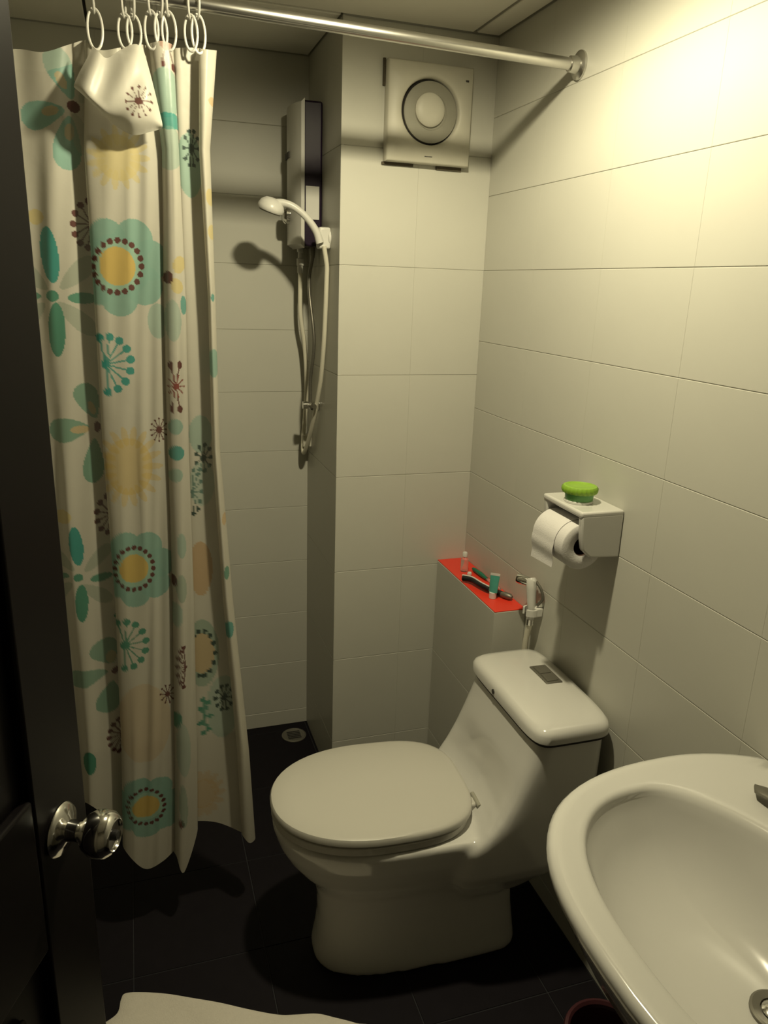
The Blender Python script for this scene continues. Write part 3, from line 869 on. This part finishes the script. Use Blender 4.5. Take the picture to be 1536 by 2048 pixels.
# ------------------------------------------------------------------ hand shower, bracket, hose, stop valve
SHY = 0.115
br = thing('shower_bracket', (-COLW, SHY, 1.74), 'white square hand shower bracket on the column side', 'bracket')
bc = P(648, 476, 1, SHY)
MB().box(bc.x - 0.019, -COLW - 0.0005, SHY - 0.020, SHY + 0.020, bc.z - 0.030, bc.z + 0.028).build('bracket_block', M['white_plastic'], br, bevel=0.006, bseg=3)
MB().lathe([(0.024, 0), (0.024, 0.006), (0.020, 0.009)], (-COLW - 0.0005, SHY, bc.z), (-1, 0, 0), 24).build('wall_plate', M['white_plastic'], br)

hs = thing('hand_shower', bc, 'white hand shower with curved handle in the bracket', 'hand shower')
hp = spline([P(640, 486, 1, SHY - .024), P(632, 462, 1, SHY - .024), P(612, 434, 1, SHY - .022), P(588, 414, 1, SHY - .018), P(566, 406, 1, SHY - .012), P(548, 407, 1, SHY - .006)], 8)
nr = len(hp)
MB().tube(hp, [0.0115 - 0.002 * math.sin(math.pi * i / (nr - 1)) for i in range(nr)], 16).build('handle', M['white_plastic'], hs)
hc = P(543, 412, 1, SHY)
hax = Vector((-0.28, 0.20, -0.94)).normalized()
MB().lathe([(0.006, -0.022), (0.020, -0.020), (0.032, -0.010), (0.037, 0.002), (0.037, 0.010), (0.034, 0.014), (0.001, 0.015)], hc, hax, 32).build('spray_head', M['white_plastic'], hs)
MB().lathe([(0.030, 0.0), (0.030, 0.0025)], hc + hax * 0.0145, hax, 28).build('spray_face', M['grey_plastic'], hs)

hose = thing('shower_hose', (-0.45, 0.2, 1.05), 'ivory shower hose looping from heater down and up to the hand shower', 'hose')
hpts = spline([P(648, 492, 1, SHY - .020), P(655, 545, 1, SHY - .010), P(657, 610, 1, SHY), P(652, 690, 1, SHY + .02), P(640, 770, 1, SHY + .06), P(627, 840, 1, SHY + .12), P(614, 890, 1, .30), P(607, 905, 1, .335), P(606, 880, 1, .345),
               P(611, 820, 1, .34), P(613, 760, 1, .335), P(609, 690, 1, .33), P(601, 630, 1, .32), Vector((-0.476, 0.315, HZ0 - 0.10)), Vector((-0.476, 0.315, HZ0 - 0.0535))], 8)
for q in hpts: q.x = min(q.x, -COLW - 0.009)
MB().tube(hpts, 0.0068, 12).build('hose_tube', M['hose'], hose)
MB().lathe([(0.009, 0), (0.009, 0.022)], Vector((-0.476, 0.315, HZ0 - 0.074)), (0, 0, 1), 16).build('hose_nut', M['white_plastic'], hose)

vz = 1.24
vy = 0.235
valve = thing('stop_valve', (-COLW, vy, vz), 'small chrome stop valve low on the column side', 'valve')
MB().lathe([(0.020, 0.0), (0.020, 0.004), (0.010, 0.008), (0.010, 0.035), (0.012, 0.036), (0.012, 0.050), (0.001, 0.052)], (-COLW - 0.0005, vy, vz), (-1, 0, 0), 24).build('valve_body', M['chrome'], valve)
MB().lathe([(0.007, 0), (0.007, 0.028), (0.011, 0.029), (0.011, 0.042), (0.001, 0.044)], (-COLW - 0.026, vy, vz), (0, -1, 0), 20).build('valve_handle', M['chrome'], valve)
ih = MB().tube(spline([(-COLW - 0.026, vy, vz + 0.008), (-COLW - 0.027, vy, vz + 0.08), (-COLW - 0.018, vy - .01, vz + 0.20), (-COLW - 0.028, vy + .02, vz + 0.36), (-0.452, 0.25, HZ0 - 0.026)], 10), 0.0055, 10).build('inlet_hose', M['hose_grey'])
tag(ih, 'thin grey braided inlet hose between stop valve and water heater', 'hose')
sb = thing('shadow_block', (-COLW, 0.34, 1.10), 'made-up square fitting low on the shower column side', 'placeholder')  # added block standing in for a square shadow on the wall
MB().box(-COLW - 0.030, -COLW - 0.0005, 0.325, 0.360, 1.085, 1.125).build('shadow_block_body', M['old_plastic'], sb, bevel=0.003)

# floor drain in the recess
dp = P(588, 1471, 2, 0.0)
drn = thing('floor_drain', (dp.x, dp.y, 0.0), 'small round metal floor drain in the shower corner', 'drain')
MB().lathe([(0.045, 0.0002), (0.045, 0.003), (0.040, 0.005), (0.034, 0.003), (0.001, 0.003)], (dp.x, dp.y, 0), (0, 0, 1), 32).build('drain_ring', M['dull_metal'], drn)
for k in range(5):
    MB().box(dp.x - 0.024, dp.x + 0.024, dp.y - 0.022 + 0.010 * k, dp.y - 0.018 + 0.010 * k, 0.003, 0.0045).build('slot_bar', M['black'], drn, smooth=False)

# ------------------------------------------------------------------ toilet paper holder
PY0, PY1, PZ0, PZ1, PX = -0.792, -0.628, 1.062, 1.166, -0.106
ph = thing('paper_holder', (0, -0.71, PZ0), 'white ceramic toilet paper holder with flat shelf top', 'paper holder')
MB().box(PX, -0.0005, PY0, PY1, PZ1 - 0.014, PZ1).build('shelf_top', M['ceramic'], ph, bevel=0.005, bseg=3)
for y0, y1 in ((PY0, PY0 + 0.016), (PY1 - 0.016, PY1)):
    poly = [(-0.0008, y0, PZ1 - .008), (PX + .002, y0, PZ1 - .008), (PX + .006, y0, PZ0 + .045), (PX + .012, y0, PZ0 + .018), (PX + .03, y0, PZ0 + .002), (PX + .045, y0, PZ0), (-0.0008, y0, PZ0 - .003)]
    MB().prism(poly, y1 - y0, (0, 1, 0)).build('cheek', M['ceramic'], ph, bevel=0.004, bseg=3, smooth=True)
MB().box(-0.010, -0.0005, PY0 + .010, PY1 - .010, PZ0, PZ1 - .006).build('back_plate', M['ceramic'], ph, smooth=False)
RC = Vector((-0.082, 0, 1.082)); RR = 0.052
pr = thing('toilet_roll', (RC.x, -0.71, RC.z - RR), 'white toilet paper roll hanging in the ceramic holder', 'toilet paper')
RY0, RY1 = PY0 + 0.020, PY1 - 0.020
NR = 48
def rc(r, y): return [Vector((RC.x + r * math.cos(2 * math.pi * k / NR), y, RC.z + r * math.sin(2 * math.pi * k / NR))) for k in range(NR)]
MB().loft([rc(.021, RY0 + .002), rc(.0225, RY0), rc(RR - .002, RY0), rc(RR, RY0 + .002), rc(RR, RY1 - .002), rc(RR - .002, RY1), rc(.0225, RY1), rc(.021, RY1 - .002), rc(.021, RY0 + .002)], False, False).build('roll', M['paper'], pr, flat_angle=60)
MB().loft([rc(.0195, RY0 + .004), rc(.0208, RY0 + .001), rc(.0208, RY1 - .001), rc(.0195, RY1 - .004), rc(.0195, RY0 + .004)], False, False).build('core', M['card'], pr)
fs = []
for k in range(26):
    if k < 14:
        a = math.radians(75 + 105 * k / 13); x, z = RC.x + (RR + .0012) * math.cos(a), RC.z + (RR + .0012) * math.sin(a)
    else:
        x, z = RC.x - RR - .0012 - .002 * math.sin((k - 13) * .5), RC.z - 0.0045 * (k - 13)
    fs.append([Vector((x, RY0 + .030, z)), Vector((x, RY1 - .001, z - (0.006 if k == 25 else 0))), Vector((x - .0008, RY1 - .001, z - (0.006 if k == 25 else 0))), Vector((x - .0008, RY0 + .030, z))])
MB().loft(fs).build('loose_sheet', M['paper'], pr)

gc = P(1157, 1003, 2, PZ1)
gp = thing('gel_pot', gc, 'lime green crimped-lid pot on top of the paper holder', 'pot')
MB().lathe([(0.031, 0.0), (0.032, 0.001), (0.032, 0.005), (0.030, 0.006)], gc, (0, 0, 1), 32).build('pot_base', M['white_plastic'], gp)
MB().lathe([(0.0295, 0.005), (0.0305, 0.007), (0.0315, 0.022)], gc, (0, 0, 1), 32).build('pot_body', M['green'], gp)
lidp = MB(); NS = 72
def wav(r, h, amp): return [Vector((gc.x + (r + amp * math.cos(24 * 2 * math.pi * k / NS)) * math.cos(2 * math.pi * k / NS), gc.y + (r + amp * math.cos(24 * 2 * math.pi * k / NS)) * math.sin(2 * math.pi * k / NS), gc.z + h)) for k in range(NS)]
lidp.loft([wav(.031, .021, .0), wav(.0365, .022, .0012), wav(.0385, .027, .0014), wav(.0385, .033, .0014), wav(.036, .037, .0005), wav(.031, .0375, 0), wav(.029, .0355, 0), wav(.01, .036, 0)]).build('pot_lid', M['lime'], gp, flat_angle=50)

# ------------------------------------------------------------------ bidet spray
bs_ = P(1062, 1222, 0, -0.026)
bh = thing('spray_holder', (0, bs_.y, bs_.z), 'white wall clip holding the bidet spray', 'bracket')
MB().box(-0.022, -0.0005, bs_.y - 0.020, bs_.y + 0.020, bs_.z - 0.012, bs_.z + 0.014).build('clip_base', M['white_plastic'], bh, bevel=0.004)
cl = MB(); cpt = []
for k in range(19):
    a = math.radians(-155 + 310 * k / 18)
    cpt.append(Vector((bs_.x + 0.0165 * math.cos(a) * 1.0, bs_.y + 0.0165 * math.sin(a), bs_.z)))
cl.loft([[c + Vector((0, 0, dz)) + (c - Vector((bs_.x, bs_.y, bs_.z))).normalized() * dr_ for dr_, dz in ((0, -.009), (.005, -.009), (.005, .009), (0, .009))] for c in cpt]).build('clip_ring', M['white_plastic'], bh)
by = thing('bidet_spray', (bs_.x, bs_.y, bs_.z - .02), 'white bidet spray with chrome nozzle beside the red ledge', 'bidet spray')
top = Vector((bs_.x, bs_.y + 0.012, bs_.z + 0.082))
MB().tube([Vector((bs_.x, bs_.y, bs_.z - .022)), Vector((bs_.x, bs_.y, bs_.z + .01)), Vector((bs_.x, bs_.y + .004, bs_.z + .03)), Vector((bs_.x, bs_.y + .009, bs_.z + .06)), top, top + Vector((0, .002, .006))], [.010, .010, .0125, .0135, .0145, .010], 18).build('spray_body', M['white_plastic'], by)
nd = Vector((-0.55, 0.80, 0.05)).normalized()
MB().lathe([(0.010, 0.0), (0.0125, 0.012), (0.0135, 0.034), (0.012, 0.040), (0.001, 0.041)], top + Vector((0, 0, -.006)), nd, 20).build('nozzle', M['chrome'], by)
MB().tube(spline([top + Vector((0.008, -.010, .000)), top + Vector((0.016, -.026, -.018)), top + Vector((0.018, -.034, -.040)), top + Vector((0.010, -.024, -.062))], 6), [0.004] * 19, 10).build('trigger', M['dull_metal'], by)
MB().lathe([(0.0105, 0), (0.0105, 0.016)], (bs_.x, bs_.y, bs_.z - .038), (0, 0, 1), 18).build('hose_nut', M['chrome'], by)
bhose = MB().tube(spline([(bs_.x, bs_.y, bs_.z - .038), (bs_.x, bs_.y + .014, bs_.z - .10), (bs_.x + .004, bs_.y + .022, bs_.z - .25), (bs_.x + .006, bs_.y + .024, bs_.z - .42), (-0.020, bs_.y + .026, 0.22), (-0.004, bs_.y + .026, 0.18)], 8), 0.0075, 12).build('spray_hose', M['hose'])
tag(bhose, 'white bidet spray hose running down behind the toilet tank', 'hose')

# ------------------------------------------------------------------ things on the ledge
RZ = LZ + 0.0025
rs = MB().box(LX + 0.001, -0.001, LY + 0.001, -0.001, LZ, RZ).build('red_sheet', M['red'], bevel=0.0008)
tag(rs, 'bright red sheet covering the top of the corner ledge', 'sheet')


def L(x, y, h=0.0): return P(x, y, 2, RZ + h)


rz = thing('razor', L(975, 1180), 'black and silver handle lying along the red ledge', 'razor')
rp = spline([L(926, 1156, .012), L(945, 1160, .014), L(965, 1172, .013), L(985, 1182, .010), L(1004, 1188, .010)], 6)
n_ = len(rp)
MB().tube(rp, [0.0085] * n_, 14).build('handle', M['black'], rz)
MB().tube([p + Vector((0.0, .0045, .0068)) for p in rp[:19]], 0.0034, 10).build('silver_strip', M['silver'], rz)
tp0, tp1 = L(1003, 1188, .010), L(1024, 1195, .010)
MB().tube([tp0, tp0.lerp(tp1, .3), tp0.lerp(tp1, .8), tp1], [.008, .0098, .0095, .005], 14).build('end_cap', M['dull_metal'], rz)
rz2 = thing('toothbrush', L(960, 1145), 'green handled toothbrush lying against the wall on the red ledge', 'toothbrush')
q0, q1 = L(946, 1137, .007), L(974, 1158, .007)
MB().tube([q0, q0.lerp(q1, .15), q0.lerp(q1, .6), q1], [.004, .0068, .0072, .005], 12).build('handle', M['brush_green'], rz2)
MB().tube([q1, q1 + (q1 - q0) * .9], [.004, .003], 10).build('neck', M['clear'], rz2)
tb0 = L(985, 1196)
tt_ = thing('toothpaste_tube', tb0, 'small teal toothpaste tube standing on its white cap', 'tube')
MB().lathe([(0.0095, 0), (0.0105, 0.001), (0.0105, 0.018), (0.009, 0.019)], tb0, (0, 0, 1), 24).build('cap', M['white_plastic'], tt_)
sec = []
for k in range(9):
    t = k / 8
    a_, b_ = 0.0115 + 0.002 * t, 0.0115 * (1 - t) + 0.0012
    sec.append([tb0 + Vector((a_ * math.cos(q) * .8 + .003 * t, a_ * math.cos(q) * -.6 + b_ * math.sin(q) * .8, 0.019 + 0.048 * t)) for q in [2 * math.pi * j / 20 for j in range(20)]])
tub = MB().loft(sec).build('tube_body', M['tube_teal'], tt_)
MB().loft([[p + Vector((0, 0, .0005)) for p in sec[-1]], [p + Vector((0.0005, 0, .007)) for p in sec[-1]]]).build('crimp', M['white_plastic'], tt_)
bt0 = L(928, 1142)
bt = thing('clear_bottle', bt0, 'little clear plastic bottle at the far end of the red ledge', 'bottle')
MB().lathe([(0.0105, 0), (0.0115, 0.002), (0.0115, 0.040), (0.006, 0.046), (0.006, 0.050)], bt0, (0, 0, 1), 24).build('bottle_body', M['clear'], bt)
MB().lathe([(0.0075, 0.048), (0.0075, 0.060), (0.006, 0.062)], bt0, (0, 0, 1), 20).build('bottle_cap', M['white_plastic'], bt)
pe0 = L(931, 1147)
pel = MB().lathe([(0.004, 0), (0.0068, 0.003), (0.0075, 0.007), (0.0055, 0.0115), (0.001, 0.013)], pe0 + Vector((.004, -.020, 0)), (0, 0, 1), 18).build('bottle_cap', M['white_plastic'])
tag(pel, 'loose cream coloured cap beside the black handle on the red ledge', 'cap')

# ------------------------------------------------------------------ door, half open on the left
TH = math.radians(24.0)
DU = Vector((math.sin(TH), math.cos(TH), 0))       # towards the free edge
DN = Vector((math.cos(TH), -math.sin(TH), 0))      # face normal, towards the room
DE = Vector((-1.078, -1.19, 0))
DW, DH = 0.74, 2.04
door = MB().box(0, DW, -0.040, -0.012, 0.012, DH).build('door_1', M['door'], smooth=False)
tag(door, 'dark panelled bathroom door standing half open at the left', 'door', kind='structure')
hinge = DE - DU * DW
door.matrix_world = Matrix(((DU.x, -DN.x, 0, hinge.x), (DU.y, -DN.y, 0, hinge.y), (0, 0, 1, 0), (0, 0, 0, 1)))
# local frame: x along the leaf, y = minus the room-side normal  ->  room face at negative local y
door.data.transform(Matrix.Translation((0, 0.052, 0)))
def dbox(name, x0, x1, z0, z1, y0=-0.002, y1=0.013, bev=0.004): return MB().box(x0, x1, y0, y1, z0, z1).build(name, M['door'], door, bevel=bev)
ST = 0.112
dbox('stile', DW - ST, DW, 0.012, DH); dbox('stile', 0, ST, 0.012, DH)
for z0, z1 in ((0.012, 0.22), (0.82, 1.035), (1.90, DH)): dbox('rail', ST + .0005, DW - ST - .0005, z0, z1)
for z0, z1 in ((0.22, 0.82), (1.035, 1.90)):
    dbox('panel', ST + .05, DW - ST - .05, z0 + .05, z1 - .05, 0.003, 0.013, 0.008)
KX, KZ = DW - 0.066, 0.958
kn = MB().lathe([(0.032, 0.000), (0.033, 0.003), (0.030, 0.007), (0.020, 0.010), (0.0135, 0.013), (0.0125, 0.024), (0.014, 0.030), (0.022, 0.036), (0.0275, 0.045), (0.029, 0.055), (0.0275, 0.064), (0.022, 0.071), (0.019, 0.072), (0.018, 0.069), (0.001, 0.068)],
                 (KX, -0.002, KZ), (0, -1, 0), 40).build('door_knob', M['chrome'], door)
kn['label'] = 'polished round metal door knob'
MB().lathe([(0.0065, 0.0665), (0.0065, 0.073), (0.005, 0.0745), (0.001, 0.0745)], (KX, -0.002, KZ), (0, -1, 0), 16).build('lock_button', M['black'], kn)

# ------------------------------------------------------------------ bath mat and bin
mo = [(-1.140, -0.712), (-1.106, -0.690), (-1.098, -0.655), (-1.088, -0.640), (-1.05, -0.648), (-1.00, -0.668), (-0.94, -0.700), (-0.88, -0.731), (-0.82, -0.765), (-0.754, -0.800), (-0.715, -0.812), (-0.668, -0.824), (-0.63, -0.846), (-0.587, -0.872), (-0.55, -0.90),
      (-0.57, -1.02), (-0.62, -1.14), (-0.78, -1.20), (-0.95, -1.17), (-1.06, -1.06), (-1.12, -0.92), (-1.15, -0.80)]
mo = [Vector((a, b, 0)) for a, b in mo]
mo = spline(mo + [mo[0]], 6)[:-1]
mcx = sum(mo, Vector()) / len(mo)
def msec(k, z, wv): return [mcx + (p - mcx) * k + Vector((0, 0, z + wv * math.sin(14 * p.x + 9 * p.y) + wv * .6 * math.sin(31 * p.y - 5 * p.x))) for p in mo]
bmat = MB().loft([msec(.985, .0012, 0), msec(1.0, .008, .0005), msec(.995, .017, .002), msec(.97, .022, .003), msec(.85, .024, .004), msec(.6, .024, .004), msec(.3, .024, .003), msec(.05, .024, .0)]).build('bath_mat', M['towel'])
tag(bmat, 'off-white terry bath mat with wavy edge on the dark floor', 'bath mat')

bx, byy, bz = -0.195, -1.20, 0.245
binn = thing('waste_bin', (bx, byy, 0), 'dark maroon plastic waste bin under the wash basin', 'bin')
MB().lathe([(0.058, 0.0), (0.060, 0.003), (0.073, bz - .012), (0.071, bz - .014), (0.058, 0.008), (0.001, 0.006)], (bx, byy, 0), (0, 0, 1), 36).build('bin_body', M['maroon'], binn)
MB().lathe([(0.070, bz - .016), (0.078, bz - .016), (0.080, bz - .008), (0.077, bz), (0.071, bz + .002), (0.067, bz - .004), (0.070, bz - .016)], (bx, byy, 0), (0, 0, 1), 36, False, False).build('bin_rim', M['maroon'], binn)

# tidy helper properties
for o in bpy.data.objects:
    if '_w' in o: del o['_w']
